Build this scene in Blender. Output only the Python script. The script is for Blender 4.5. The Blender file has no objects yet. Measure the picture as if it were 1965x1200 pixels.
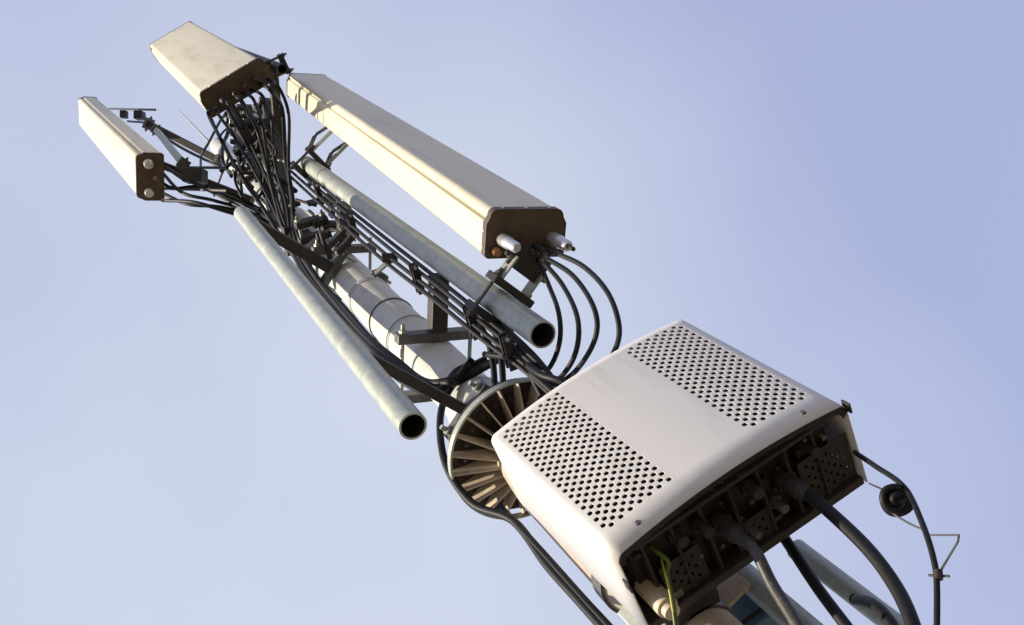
import bpy, bmesh, math, random
from mathutils import Vector, Matrix
random.seed(7)
S = bpy.context.scene
col = S.collection
PI = math.pi

# ------------------------------------------------------------------ camera
VPX, VPY, FPX = 102.0, -39.0, 1940.0      # zenith vanishing point and focal length (photo pixels)
_u = Vector((VPX-982.5, 600-VPY, -FPX)).normalized()
_f = Vector((0, 0, -1)); _h = (_f - _f.dot(_u)*_u).normalized()
_x = _h.cross(_u)
ROT = Matrix((_x, _h, _u))                # camera -> world
cd = bpy.data.cameras.new('camera'); cam = bpy.data.objects.new('camera', cd); col.objects.link(cam)
cam.matrix_world = ROT.to_4x4()
cd.sensor_width = 36; cd.lens = FPX/1965*36; cd.clip_start = 0.05; cd.clip_end = 5000
S.camera = cam

# ------------------------------------------------------------------ light
SUN_AZ = Vector((-0.73, -0.68, 0)).normalized(); SUN_EL = math.radians(27)
sdir = Vector((SUN_AZ.x*math.cos(SUN_EL), SUN_AZ.y*math.cos(SUN_EL), math.sin(SUN_EL)))
ld = bpy.data.lights.new('sun', 'SUN'); ld.energy = 4.2; ld.angle = math.radians(0.6); ld.color = (1, 0.88, 0.69)
sun = bpy.data.objects.new('sun', ld); col.objects.link(sun)
sun.rotation_euler = sdir.to_track_quat('Z', 'Y').to_euler()

HAZE_DIR = (ROT @ Vector((480-982.5, 600-1050, -FPX))).normalized()     # the thin haze is brightest on the side of the sun
W = bpy.data.worlds.new('World'); S.world = W; W.use_nodes = True
nt = W.node_tree; nt.nodes.clear(); N = nt.nodes.new; L = nt.links.new
sky = N('ShaderNodeTexSky'); sky.sky_type = 'NISHITA'; sky.sun_disc = False
sky.sun_elevation = SUN_EL; sky.sun_rotation = math.atan2(SUN_AZ.x, SUN_AZ.y)
sky.air_density = 1.0; sky.dust_density = 1.2; sky.ozone_density = 1.5
tc = N('ShaderNodeTexCoord')
mp = N('ShaderNodeMapping'); mp.inputs['Scale'].default_value = (1.1, 1.1, 0.9); mp.inputs['Location'].default_value = (0.35, 0.15, 0.0)
no = N('ShaderNodeTexNoise'); no.inputs['Scale'].default_value = 2.0; no.inputs['Detail'].default_value = 5; no.inputs['Roughness'].default_value = 0.42
rp = N('ShaderNodeValToRGB'); rp.color_ramp.elements[0].position = 0.25; rp.color_ramp.elements[0].color = (0.20,)*3+(1,)
rp.color_ramp.elements[1].position = 0.75; rp.color_ramp.elements[1].color = (0.85,)*3+(1,)
mx = N('ShaderNodeMixRGB'); mx.inputs['Fac'].default_value = 0.80
veil = N('ShaderNodeMixRGB'); veil.inputs['Color1'].default_value = (3.25, 3.6, 5.5, 1); veil.inputs['Color2'].default_value = (5.2, 5.55, 6.6, 1)
bg = N('ShaderNodeBackground'); bg.inputs['Strength'].default_value = 0.10
ou = N('ShaderNodeOutputWorld')
L(tc.outputs['Generated'], mp.inputs['Vector']); L(mp.outputs['Vector'], no.inputs['Vector']); L(no.outputs['Fac'], rp.inputs['Fac'])
vd_ = N('ShaderNodeVectorMath'); vd_.operation = 'DOT_PRODUCT'; vd_.inputs[1].default_value = HAZE_DIR
mr = N('ShaderNodeMapRange'); mr.inputs['From Min'].default_value = 0.76; mr.inputs['From Max'].default_value = 0.97; mr.inputs['To Min'].default_value = -0.40; mr.inputs['To Max'].default_value = 0.35; mr.clamp = False
L(tc.outputs['Generated'], vd_.inputs[0]); L(vd_.outputs['Value'], mr.inputs['Value'])
ad = N('ShaderNodeMath'); ad.operation = 'ADD'; ad.use_clamp = True
L(rp.outputs['Color'], ad.inputs[0]); L(mr.outputs['Result'], ad.inputs[1]); L(ad.outputs[0], veil.inputs['Fac']); L(veil.outputs['Color'], mx.inputs['Color2']); L(sky.outputs['Color'], mx.inputs['Color1']); L(mx.outputs['Color'], bg.inputs['Color']); L(bg.outputs[0], ou.inputs['Surface'])
S.view_settings.view_transform = 'Standard'; S.view_settings.look = 'None'
S.view_settings.exposure = 0.56; S.view_settings.gamma = 1

# ------------------------------------------------------------------ helpers
def ray(px, py):
    return (ROT @ Vector((px-982.5, 600-py, -FPX))).normalized()
def at(px, py, y):                        # point of the place seen at a photo pixel, y metres ahead
    d = ray(px, py); return d*(y/d.y)
def atz(px, py, z):
    d = ray(px, py); return d*(z/d.z)

def mat(name, base, rough=0.5, metal=0.0, var=0.15, scale=6.0, dirt=None, dirt_amt=0.0, bump=0.0, spec=0.5, streak=False):
    m = bpy.data.materials.new(name); m.use_nodes = True
    t = m.node_tree; b = t.nodes['Principled BSDF']
    b.inputs['Roughness'].default_value = rough; b.inputs['Metallic'].default_value = metal
    b.inputs['Specular IOR Level'].default_value = spec
    co = t.nodes.new('ShaderNodeTexCoord'); mpp = t.nodes.new('ShaderNodeMapping')
    mpp.inputs['Scale'].default_value = (1, 1, 0.15 if streak else 1)
    t.links.new(co.outputs['Object'], mpp.inputs['Vector'])
    n = t.nodes.new('ShaderNodeTexNoise'); n.inputs['Scale'].default_value = scale; n.inputs['Detail'].default_value = 6; n.inputs['Roughness'].default_value = 0.62
    t.links.new(mpp.outputs['Vector'], n.inputs['Vector'])
    r = t.nodes.new('ShaderNodeValToRGB')
    r.color_ramp.elements[0].position = 0.28; r.color_ramp.elements[1].position = 0.72
    lo = tuple(c*(1-var) for c in base); hi = tuple(min(1, c*(1+var*0.6)) for c in base)
    r.color_ramp.elements[0].color = lo+(1,); r.color_ramp.elements[1].color = hi+(1,)
    t.links.new(n.outputs['Fac'], r.inputs['Fac'])
    last = r.outputs['Color']
    if dirt:
        n2 = t.nodes.new('ShaderNodeTexNoise'); n2.inputs['Scale'].default_value = scale*3.3; n2.inputs['Detail'].default_value = 8; n2.inputs['Roughness'].default_value = 0.7
        t.links.new(mpp.outputs['Vector'], n2.inputs['Vector'])
        r2 = t.nodes.new('ShaderNodeValToRGB'); r2.color_ramp.elements[0].position = 0.5; r2.color_ramp.elements[1].position = 0.75
        r2.color_ramp.elements[0].color = (0, 0, 0, 1); r2.color_ramp.elements[1].color = (dirt_amt,)*3+(1,)
        t.links.new(n2.outputs['Fac'], r2.inputs['Fac'])
        mm = t.nodes.new('ShaderNodeMixRGB'); mm.inputs['Color2'].default_value = tuple(dirt)+(1,)
        t.links.new(r2.outputs['Color'], mm.inputs['Fac']); t.links.new(last, mm.inputs['Color1']); last = mm.outputs['Color']
    t.links.new(last, b.inputs['Base Color'])
    rr = t.nodes.new('ShaderNodeMapRange'); rr.inputs['To Min'].default_value = max(0.05, rough-0.12); rr.inputs['To Max'].default_value = min(1, rough+0.12)
    t.links.new(n.outputs['Fac'], rr.inputs['Value']); t.links.new(rr.outputs['Result'], b.inputs['Roughness'])
    if bump:
        bp = t.nodes.new('ShaderNodeBump'); bp.inputs['Strength'].default_value = bump; bp.inputs['Distance'].default_value = 0.002
        n3 = t.nodes.new('ShaderNodeTexNoise'); n3.inputs['Scale'].default_value = scale*12; n3.inputs['Detail'].default_value = 3
        t.links.new(co.outputs['Object'], n3.inputs['Vector']); t.links.new(n3.outputs['Fac'], bp.inputs['Height']); t.links.new(bp.outputs['Normal'], b.inputs['Normal'])
    return m
M = dict(
    radome=mat('radome_plastic', (0.80, 0.74, 0.54), 0.48, var=0.10, scale=3, dirt=(0.36, 0.32, 0.23), dirt_amt=0.5, streak=True),
    cap=mat('brown_end_cap', (0.115, 0.082, 0.052), 0.6, var=0.35, scale=14, dirt=(0.03, 0.022, 0.016), dirt_amt=0.6),
    galv=mat('galvanised_steel', (0.42, 0.455, 0.405), 0.48, 0.25, var=0.2, scale=22, dirt=(0.30, 0.31, 0.27), dirt_amt=0.5, bump=0.15),
    steel=mat('grey_clamp_steel', (0.14, 0.14, 0.14), 0.5, 0.35, var=0.35, scale=30, dirt=(0.07, 0.055, 0.045), dirt_amt=0.6),
    dark=mat('weathered_dark_steel', (0.045, 0.04, 0.038), 0.55, 0.3, var=0.4, scale=25, dirt=(0.09, 0.06, 0.04), dirt_amt=0.5),
    pole=mat('pale_mast_paint', (0.64, 0.65, 0.61), 0.5, var=0.10, scale=5, dirt=(0.36, 0.33, 0.27), dirt_amt=0.6, bump=0.1),
    tan=mat('tan_mast_paint', (0.55, 0.47, 0.36), 0.6, var=0.12, scale=8, dirt=(0.25, 0.19, 0.13), dirt_amt=0.8, bump=0.1),
    cover=mat('powder_coated_cover', (0.76, 0.745, 0.71), 0.5, var=0.06, scale=4, dirt=(0.42, 0.38, 0.32), dirt_amt=0.45, bump=0.05, streak=True),
    body=mat('dark_cast_body', (0.035, 0.024, 0.020), 0.6, 0.2, var=0.5, scale=30, dirt=(0.10, 0.06, 0.04), dirt_amt=0.5),
    cable=mat('black_cable_rubber', (0.009, 0.009, 0.010), 0.55, var=0.4, scale=30, spec=0.3, dirt=(0.03, 0.027, 0.024), dirt_amt=0.4),
    grey_cable=mat('grey_cable_rubber', (0.045, 0.04, 0.035), 0.5, var=0.3, scale=30, dirt=(0.22, 0.2, 0.17), dirt_amt=0.5),
    silver=mat('silver_connector', (0.72, 0.70, 0.68), 0.33, 0.6, var=0.15, scale=40),
    cream=mat('cream_connector_sleeve', (0.66, 0.56, 0.44), 0.5, var=0.15, scale=30, dirt=(0.3, 0.2, 0.1), dirt_amt=0.5),
    copper=mat('coppery_plug', (0.36, 0.18, 0.09), 0.4, 0.4, var=0.2, scale=30),
    green=mat('green_wire_sheath', (0.09, 0.15, 0.02), 0.45, var=0.3, scale=40),
    yellow=mat('yellow_wire_sheath', (0.55, 0.50, 0.08), 0.45, var=0.2, scale=40),
    blue=mat('blue_grey_shade_tint', (0.10, 0.20, 0.30), 0.4, var=0.2, scale=8),  # bluish shade on the bracket, put into its base colour
    inside=mat('pipe_inside_shade', (0.02, 0.02, 0.02), 0.9, var=0.3, scale=20),  # near black puts the shade inside the pipes into the colour
    ground=mat('dry_ground', (0.17, 0.145, 0.105), 0.95, var=0.3, scale=0.06),
)

def spangle(m, amt=0.25, sc=70):           # zinc crystals, each a slightly different grey
    t = m.node_tree; b = t.nodes['Principled BSDF']; src = b.inputs['Base Color'].links[0].from_socket
    co = t.nodes.new('ShaderNodeTexCoord'); v = t.nodes.new('ShaderNodeTexVoronoi'); v.inputs['Scale'].default_value = sc
    t.links.new(co.outputs['Object'], v.inputs['Vector'])
    r = t.nodes.new('ShaderNodeMapRange'); r.inputs['To Min'].default_value = 1-amt; r.inputs['To Max'].default_value = 1+amt*0.6
    sp = t.nodes.new('ShaderNodeSeparateColor'); t.links.new(v.outputs['Color'], sp.inputs['Color']); t.links.new(sp.outputs[0], r.inputs['Value'])
    mm = t.nodes.new('ShaderNodeVectorMath'); mm.operation = 'SCALE'; t.links.new(src, mm.inputs[0]); t.links.new(r.outputs['Result'], mm.inputs['Scale'])
    t.links.new(mm.outputs['Vector'], b.inputs['Base Color'])
spangle(M['galv'], 0.09, 140)

def mobj(name, bm, m, parent=None, smooth=40, bevel=0.0, seg=2, orient=True):
    bmesh.ops.remove_doubles(bm, verts=bm.verts, dist=1e-6)
    if orient: bmesh.ops.recalc_face_normals(bm, faces=bm.faces)
    me = bpy.data.meshes.new(name); bm.to_mesh(me); bm.free()
    o = bpy.data.objects.new(name, me); col.objects.link(o); me.materials.append(m)
    if smooth:
        for p in me.polygons: p.use_smooth = True
        me.set_sharp_from_angle(angle=math.radians(smooth))
    if bevel:
        b = o.modifiers.new('bevel', 'BEVEL'); b.width = bevel; b.segments = seg; b.limit_method = 'ANGLE'; b.angle_limit = math.radians(40); b.harden_normals = False
    if parent:
        o.parent = parent; o.matrix_parent_inverse = parent_world(parent).inverted()
    return o
def parent_world(p):
    m = p.matrix_basis.copy(); q = p
    while q.parent:
        m = q.parent.matrix_basis @ q.matrix_parent_inverse @ m if False else m; q = q.parent
    return m if not p.parent else Matrix.Identity(4)
def thing(name, label, cat, loc=(0, 0, 0), group=None):
    o = bpy.data.objects.new(name, None); col.objects.link(o); o.location = loc; o.empty_display_size = 0.05
    o['label'] = label; o['category'] = cat
    if group: o['group'] = group
    # matrix_basis only follows location after this
    o.matrix_basis = Matrix.Translation(Vector(loc))
    return o
def tag(o, label, cat, group=None, kind=None):
    if label: o['label'] = label; o['category'] = cat
    if group: o['group'] = group
    if kind: o['kind'] = kind
    return o

def frame(d):
    d = d.normalized(); up = Vector((0, 0, 1)) if abs(d.z) < 0.95 else Vector((0, 1, 0))
    a = d.cross(up).normalized(); return a, a.cross(d).normalized()
def a_box(bm, c, size, rot=None):
    R = rot or Matrix.Identity(3); c = Vector(c); v = []
    for sx in (-1, 1):
        for sy in (-1, 1):
            for sz in (-1, 1):
                v.append(bm.verts.new(c + R @ Vector((sx*size[0]/2, sy*size[1]/2, sz*size[2]/2))))
    for f in ((0, 1, 3, 2), (4, 6, 7, 5), (0, 4, 5, 1), (2, 3, 7, 6), (0, 2, 6, 4), (1, 5, 7, 3)):
        bm.faces.new([v[i] for i in f])
def a_bar(bm, p, q, w, h):                # square bar from p to q
    p = Vector(p); q = Vector(q); a, b = frame(q-p)
    rings = [[bm.verts.new(e + a*sx*w/2 + b*sy*h/2) for sx, sy in ((-1, -1), (1, -1), (1, 1), (-1, 1))] for e in (p, q)]
    for i in range(4): bm.faces.new((rings[0][i], rings[0][(i+1) % 4], rings[1][(i+1) % 4], rings[1][i]))
    bm.faces.new(rings[0][::-1]); bm.faces.new(rings[1])
def a_rod(bm, p, q, r, r2=None, n=24, caps=True):
    p = Vector(p); q = Vector(q); a, b = frame(q-p); r2 = r if r2 is None else r2
    R = [[bm.verts.new(e + (a*math.cos(2*PI*i/n)+b*math.sin(2*PI*i/n))*rr) for i in range(n)] for e, rr in ((p, r), (q, r2))]
    for i in range(n): bm.faces.new((R[0][i], R[0][(i+1) % n], R[1][(i+1) % n], R[1][i]))
    if caps: bm.faces.new(R[0][::-1]); bm.faces.new(R[1])
def a_lathe(bm, cx, cy, prof, n=64, a0=0, closed=False):  # prof: (r, z)
    rings = []
    for r, z in prof:
        rings.append([bm.verts.new((cx+r*math.cos(2*PI*i/n), cy+r*math.sin(2*PI*i/n), z)) for i in range(n)])
    m = len(rings); last = m if closed else m-1
    for k in range(last):
        A, B = rings[k], rings[(k+1) % m]
        for i in range(n): bm.faces.new((A[i], A[(i+1) % n], B[(i+1) % n], B[i]))
    return rings
def catmull(P, k=8):
    P = [Vector(p) for p in P]
    if len(P) == 2: return P
    Q = [P[0]*2-P[1]] + P + [P[-1]*2-P[-2]]; out = []
    for i in range(1, len(Q)-2):
        a, b, c, d = Q[i-1:i+3]
        for j in range(k):
            t = j/k
            out.append(0.5*((2*b)+(c-a)*t+(2*a-5*b+4*c-d)*t*t+(3*b-a-3*c+d)*t**3))
    out.append(P[-1]); return out
def a_tube(bm, P, r, n=10, k=8):
    P = catmull(P, k); prev = None; rings = []
    for i, p in enumerate(P):
        d = (P[min(i+1, len(P)-1)]-P[max(i-1, 0)]).normalized()
        if prev is None: a, b = frame(d)
        else: a = (prev - prev.dot(d)*d).normalized(); b = d.cross(a)
        prev = a
        rings.append([bm.verts.new(p+(a*math.cos(2*PI*j/n)+b*math.sin(2*PI*j/n))*r) for j in range(n)])
    for A, B in zip(rings, rings[1:]):
        for j in range(n): bm.faces.new((A[j], A[(j+1) % n], B[(j+1) % n], B[j]))
    bm.faces.new(rings[0][::-1]); bm.faces.new(rings[-1])
def a_bolt(bm, p, d, r=0.009, h=0.008):   # hexagon head with stub of thread
    d = Vector(d).normalized(); p = Vector(p)
    a_rod(bm, p, p+d*h, r, n=6); a_rod(bm, p+d*h*0.9, p+d*h*2.2, r*0.5, n=8)
def a_extrude(bm, pts, z0, z1, shift=(0, 0), s1=1.0):     # polygon in plan drawn up from z0 to z1
    A = [bm.verts.new((x, y, z0)) for x, y in pts]
    B = [bm.verts.new((x+shift[0], y+shift[1], z1)) for x, y in pts]
    n = len(pts)
    for i in range(n): bm.faces.new((A[i], A[(i+1) % n], B[(i+1) % n], B[i]))
    bm.faces.new(A[::-1]); bm.faces.new(B)
def cable(label, P, r, m='cable', cat='cable', group='black cables on the mast', n=10):
    P = [Vector(p) for p in P]; o0 = P[0]
    bm = bmesh.new(); a_tube(bm, [p-o0 for p in P], r, n=n)
    o = mobj('cable', bm, M[m], smooth=60); o.location = o0
    return tag(o, label, cat, group)

# ------------------------------------------------------------------ ground (far below, out of the frame, added to bounce light up)
GZ = -24.0
bm = bmesh.new(); a_box(bm, (0, 0, GZ-0.5), (1600, 1600, 1))
g = mobj('ground', bm, M['ground'], smooth=0); g['kind'] = 'structure'

# ------------------------------------------------------------------ mast
PX, PY = -0.27, 1.45
mast = thing('mast', 'thick pale round mast pole running diagonally up behind the perforated radio unit', 'mast', (PX, PY, GZ))
bm = bmesh.new(); a_lathe(bm, PX, PY, [(0, 2.154), (0.072, 2.154), (0.076, 2.10), (0.088, 1.97), (0.09, 1.93), (0.09, 1.52), (0.062, 1.48), (0.062, -2), (0.28, GZ), (0, GZ)], 96)
mobj('lower_pole', bm, M['tan'], mast, 50)
bm = bmesh.new()
UR = 0.081
a_lathe(bm, PX, PY, [(0, 2.175), (UR+0.012, 2.175), (UR+0.012, 2.42), (UR, 2.425), (UR, 3.02), (UR+0.003, 3.023), (UR+0.003, 3.035), (UR, 3.038), (UR, 3.50), (UR+0.004, 3.503), (UR+0.004, 3.53), (UR-0.002, 3.533),
                     (UR-0.004, 4.9), (0.066, 4.905), (0.062, 7.5), (0.02, 7.53), (0, 7.53)], 64)
mobj('upper_pole', bm, M['pole'], mast, 35)
for z in (3.03, 3.515, 3.24):
    bm = bmesh.new(); r = UR+0.0035
    a_lathe(bm, PX, PY, [(r-0.006, z), (r+0.001, z), (r+0.001, z+0.004), (r-0.006, z+0.004)], 64, closed=True)
    mobj('seam', bm, M['steel'], mast, 35)
# ring flange: dark plate, hoop, gussets
bm = bmesh.new(); a_lathe(bm, PX, PY, [(0, 2.155), (0.179, 2.155), (0.179, 2.175), (0, 2.175)], 96)
fl = mobj('flange_plate', bm, M['body'], mast, 30)
for k in range(22):
    bm = bmesh.new()
    a = 2*PI*(k+0.5)/22+0.12; a_bolt(bm, (PX+0.145*math.cos(a), PY+0.145*math.sin(a), 2.155), (0, 0, -1), 0.009, 0.008)
    mobj('bolt', bm, M['dark'], fl, 30)
bm = bmesh.new(); a_lathe(bm, PX, PY, [(0.1865, 2.124), (0.192, 2.124), (0.192, 2.144), (0.1865, 2.144)], 96, closed=True)
mobj('hoop', bm, M['galv'], mast, 30)
for k in range(22):
    a = 2*PI*k/22+0.12; c, s = math.cos(a), math.sin(a); t = 0.0016
    bm = bmesh.new()
    pr = [(0.070, 2.085), (0.078, 2.078), (0.1865, 2.126), (0.1865, 2.138), (0.178, 2.154), (0.070, 2.154)]
    A = [bm.verts.new((PX+r*c-t*s, PY+r*s+t*c, z)) for r, z in pr]; B = [bm.verts.new((PX+r*c+t*s, PY+r*s-t*c, z)) for r, z in pr]
    for i in range(6): bm.faces.new((A[i], A[(i+1) % 6], B[(i+1) % 6], B[i]))
    bm.faces.new(A); bm.faces.new(B[::-1])
    mobj('gusset', bm, M['tan'], mast, 0)
# lightning rod
o = atz(400, 280, 7.6)
bm = bmesh.new(); a_rod(bm, (PX-0.03, PY, 7.45), (PX-0.03, PY, 9.9), 0.011, 0.006, 10)
a_rod(bm, (PX-0.03, PY, 7.42), (PX-0.03, PY, 7.6), 0.02, n=12)
lr = mobj('lightning_rod', bm, M['galv']); tag(lr, 'thin pale lightning rod on the top end of the mast', 'lightning rod')

# ------------------------------------------------------------------ pipes
def hollow_pipe(label, x, y, r, z0, z1, m='galv', seams=(), lean=(0, 0), group='round mounting pipes'):
    t = thing('mounting_pipe', label, 'pipe', (x, y, z0), group)
    bm = bmesh.new()
    a_lathe(bm, x, y, [(0, z1), (r, z1), (r, z0), (r-0.0045, z0)], 48)
    if lean != (0, 0):
        for v in bm.verts: v.co.x += lean[0]*(v.co.z-z0); v.co.y += lean[1]*(v.co.z-z0)
    mobj('pipe_wall', bm, M[m], t, 40)
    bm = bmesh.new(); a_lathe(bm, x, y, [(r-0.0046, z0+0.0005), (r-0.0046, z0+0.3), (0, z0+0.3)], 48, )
    mobj('bore', bm, M['inside'], t, 40)  # shade painted into the bore; its closed end is added to keep light out
    for z in seams:
        bm = bmesh.new(); a_lathe(bm, x, y, [(r-0.003, z-0.012), (r+0.0025, z-0.010), (r+0.0025, z+0.010), (r-0.003, z+0.012)], 48)
        mobj('collar', bm, M['galv'], t, 30)
    return t
RX, RY = 0.0, 1.25
LX, LY = -0.30, 0.965
hollow_pipe('long galvanised pipe behind the longest antenna, open end beside the black cable loops', RX, RY, 0.034, 2.045, 4.60, seams=(4.25,))
hollow_pipe('lone galvanised pipe on the lower left, its open dark end beside the ribbed ring', LX, LY, 0.0295, 1.775, 3.88)
hollow_pipe('short dark pipe beside the brown end of the top antenna', 0.30, 1.0, 0.024, 5.02, 6.45, 'dark')

# ------------------------------------------------------------------ support arms and clamps
def pole_clamp(t, z, ang, r, half, m='steel', th=0.045):
    """two bars pinching the pole, bolted at both ends; ang = direction of the arm"""
    d = Vector((math.cos(ang), math.sin(ang), 0)); n = Vector((-d.y, d.x, 0)); c = Vector((PX, PY, z))
    for s in (1, -1):
        bm = bmesh.new(); a_bar(bm, c+d*s*(r+0.016)-n*half, c+d*s*(r+0.016)+n*half, 0.03, th)
        mobj('clamp_bar', bm, M[m], t, 0, 0.003)
    for s in (1, -1):
        bm = bmesh.new(); p = c+n*s*(half-0.02); a_rod(bm, p-d*(r+0.06), p+d*(r+0.06), 0.0065, n=10)
        for e in (1, -1): a_bolt(bm, p+d*e*(r+0.031), d*e, 0.013, 0.011)
        mobj('threaded_rod', bm, M['galv'], t, 40)
def arm_to(label, z, x, y, pr, br=UR, m='dark', w=0.05, half=0.13, zz=None, end=True, name='outrigger'):
    d = Vector((x-PX, y-PY, 0)); Ld = d.length; d.normalize(); ang = math.atan2(d.y, d.x)
    t = thing(name, label, 'outrigger', (PX, PY, z), 'steel support arms on the mast')
    pole_clamp(t, z, ang, br, half, m if m != 'dark' else 'steel')
    z2 = zz if zz is not None else z
    p = Vector((PX, PY, z))+d*(br+0.03); q = Vector((x, y, z2))-d*(pr+0.012)
    bm = bmesh.new(); a_bar(bm, p, q, w, w); mobj('arm_tube', bm, M[m], t, 0, 0.004)
    if end:
        n = Vector((-d.y, d.x, 0))
        for s in (1, -1):
            bm = bmesh.new(); c = Vector((x, y, z2))+d*s*(pr+0.003); hw_ = pr+0.022 if s < 0 else pr*0.55; a_bar(bm, c-n*hw_, c+n*hw_, 0.007, 0.04)
            if s < 0: mobj('pipe_clamp', bm, M['dark'], t, 0, 0.002)
            else: bm.free()
        for s in (1, -1):
            bm = bmesh.new()
            c = Vector((x, y, z2))+n*s*(pr+0.016); a_rod(bm, c-d*(pr+0.012), c+d*(pr+0.012), 0.004, n=8)
            mobj('clamp_bolt', bm, M['dark'], t, 40)
    return t
arm_to('brown square arm from the lower mast clamp up to the longest antenna pipe', 2.78, RX, RY, 0.034, w=0.052, end=False)
arm_to('dark square arm at the upper mast clamp reaching the top of the galvanised pipe', 3.92, RX, RY, 0.034, w=0.05, end=False)
arm_to('short dark arm beside the ribbed ring holding the open end of the lone pipe', 2.27, LX, LY, 0.0295, br=UR+0.012, w=0.028, half=0.088, end=False)
arm_to('dark arm at the far end of the lone pipe below the cable tangle', 3.78, LX, LY, 0.0295, w=0.045, half=0.09, end=False)

# ------------------------------------------------------------------ panel antennas
def panel_antenna(label, cx, cy, yaw, w, d, z0, z1, lean, ridge=True, cap_h=0.03):
    t = thing('panel_antenna', label, 'antenna', (cx, cy, z0), 'cream panel antennas')
    a = Vector((math.cos(yaw), math.sin(yaw), 0)); b = Vector((-math.sin(yaw), math.cos(yaw), 0)); c0 = Vector((cx, cy, 0))
    hw, hd = w/2, d/2
    def rnd(x0, y0, r, a0, a1, k=5):
        return [(x0+r*math.cos(a0+(a1-a0)*i/k), y0+r*math.sin(a0+(a1-a0)*i/k)) for i in range(k+1)]
    rf = d*0.13
    # plan outline, front at -y: rounded front, a stepped groove on each side, flat back
    pts = rnd(-hw+rf+0.004, -hd+rf, rf, 1.5*PI, PI)
    pts = pts[::-1]
    e_ = d*0.085; r2 = d*0.16               # set-back of the moulded front and its corner radius
    left = rnd(-hw+r2+e_, -hd+r2, r2, PI, 1.5*PI)
    right = rnd(hw-r2-e_, -hd+r2, r2, 1.5*PI, 2*PI)
    ys = -hd+r2+d*0.03
    half = [(hw-e_, ys), (hw-e_-0.004, ys+0.003), (hw-e_-0.004, ys+0.008), (hw-e_*0.5, ys+0.010), (hw-0.002, ys+0.016), (hw, ys+0.024), (hw, hd-0.012), (hw-0.012, hd)]
    prof = left + right + half + [(-x, y) for x, y in reversed(half)]
    def W(p, s=1.0): v = c0 + a*p[0]*s + b*p[1]*s; return (v.x, v.y)
    Lz = lambda z: (lean[0]*(z-z0), lean[1]*(z-z0))
    bm = bmesh.new(); a_extrude(bm, [W(p) for p in prof], z0+cap_h, z1-0.025, (lean[0]*(z1-z0), lean[1]*(z1-z0)))
    mobj('radome', bm, M['radome'], t, 30, 0.0015, 1)
    ec = e_*0.9
    cp = [(x*1.0, y) for x, y in [(-hw, ys+0.014)]+rnd(-hw+0.020+ec, -hd+0.020, 0.020, PI, 1.5*PI)+rnd(hw-0.020-ec, -hd+0.020, 0.020, 1.5*PI, 2*PI)+[(hw, ys+0.014)]+rnd(hw-0.012, hd-0.012, 0.012, 0, .5*PI)+rnd(-hw+0.012, hd-0.012, 0.012, .5*PI, PI)]
    bm = bmesh.new(); a_extrude(bm, [W(p, 1.025) for p in cp], z0, z0+cap_h+0.001, Lz(z0+cap_h))
    # recess in the underside
    f = min(bm.faces, key=lambda f: f.calc_center_median().z if abs(f.normal.z) >= 0 and len(f.verts) > 6 else 9e9)
    r = bmesh.ops.inset_region(bm, faces=[f], thickness=0.006, depth=0)
    for v in f.verts: v.co.z += 0.006
    mobj('bottom_cap', bm, M['cap'], t, 30, 0.0015, 1)
    for sx in (-1, 1):
        for y_ in (-hd*0.1, hd*0.6):
            c_ = c0+a*sx*(hw*1.022)+b*y_; bm = bmesh.new(); c_.z = z0+cap_h*0.5; a_rod(bm, c_, c_+a*sx*0.003, 0.0045, 0.003, 10); mobj('rivet', bm, M['silver'], t, 40)
    for x_ in (-hw*0.6, 0, hw*0.6):
        c_ = c0+a*x_-b*(hd*1.022); bm = bmesh.new(); c_.z = z0+cap_h*0.5; a_rod(bm, c_, c_-b*0.003, 0.0045, 0.003, 10); mobj('rivet', bm, M['silver'], t, 40)
    bm = bmesh.new(); a_extrude(bm, [(x+lean[0]*(z1-z0), y+lean[1]*(z1-z0)) for x, y in [W(p, 1.02) for p in cp]], z1-0.026, z1)
    mobj('top_cap', bm, M['steel'], t, 30, 0.004, 2)
    return t, (lambda x, y, z: c0 + a*x + b*y + Vector((lean[0]*(z-z0), lean[1]*(z-z0), z)))
def connector(t, p, r, ln, m='silver', name='connector'):
    bm = bmesh.new(); p = Vector(p)
    a_lathe(bm, p.x, p.y, [(0, p.z+0.01), (r*0.8, p.z+0.01), (r*0.8, p.z-ln*0.1), (r, p.z-ln*0.14), (r, p.z-ln*0.55), (r*0.86, p.z-ln*0.6), (r*0.86, p.z-ln*0.93), (r*0.6, p.z-ln), (0, p.z-ln)], 24)
    return mobj(name, bm, M[m], t, 40)

A1, f1 = panel_antenna('longest cream panel antenna, its brown end with silver plugs above the black cable loops', 0.189, 1.213, 0.955, 0.223, 0.127, 2.347, 5.592, (0.048, 0.018))
connector(A1, f1(-0.072, 0.012, 2.353), 0.017, 0.11); connector(A1, f1(0.072, 0.012, 2.353), 0.018, 0.11)
connector(A1, f1(-0.086, 0.045, 2.353), 0.012, 0.025, 'copper', 'plug')
bm = bmesh.new(); p = f1(0.072, 0.012, 2.353); a_rod(bm, (p.x, p.y, 2.242), (p.x, p.y, 2.215), 0.006, n=10); mobj('connector_tip', bm, M['dark'], A1, 40)
for x, y in ((-0.03, 0.036), (0.0, 0.04), (0.03, 0.036), (0.055, 0.04)):
    connector(A1, f1(x, y, 2.353), 0.011, 0.055, 'dark', 'plug')
k = 1.4
A2, f2 = panel_antenna('broad cream panel antenna highest in the photo, brown end facing down over the cable tangle', 0.068*k, 0.60*k, 0.381, 0.24*k, 0.085*k, 3.425*k, 5.20*k, (0.021, -0.024))
A3, f3 = panel_antenna('smallest cream panel antenna at far left with two pale plugs on its brown end', -0.369*k, 0.61*k, -0.604, 0.168*k, 0.093*k, 3.82*k, 6.072*k, (-0.048, -0.045))
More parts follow.
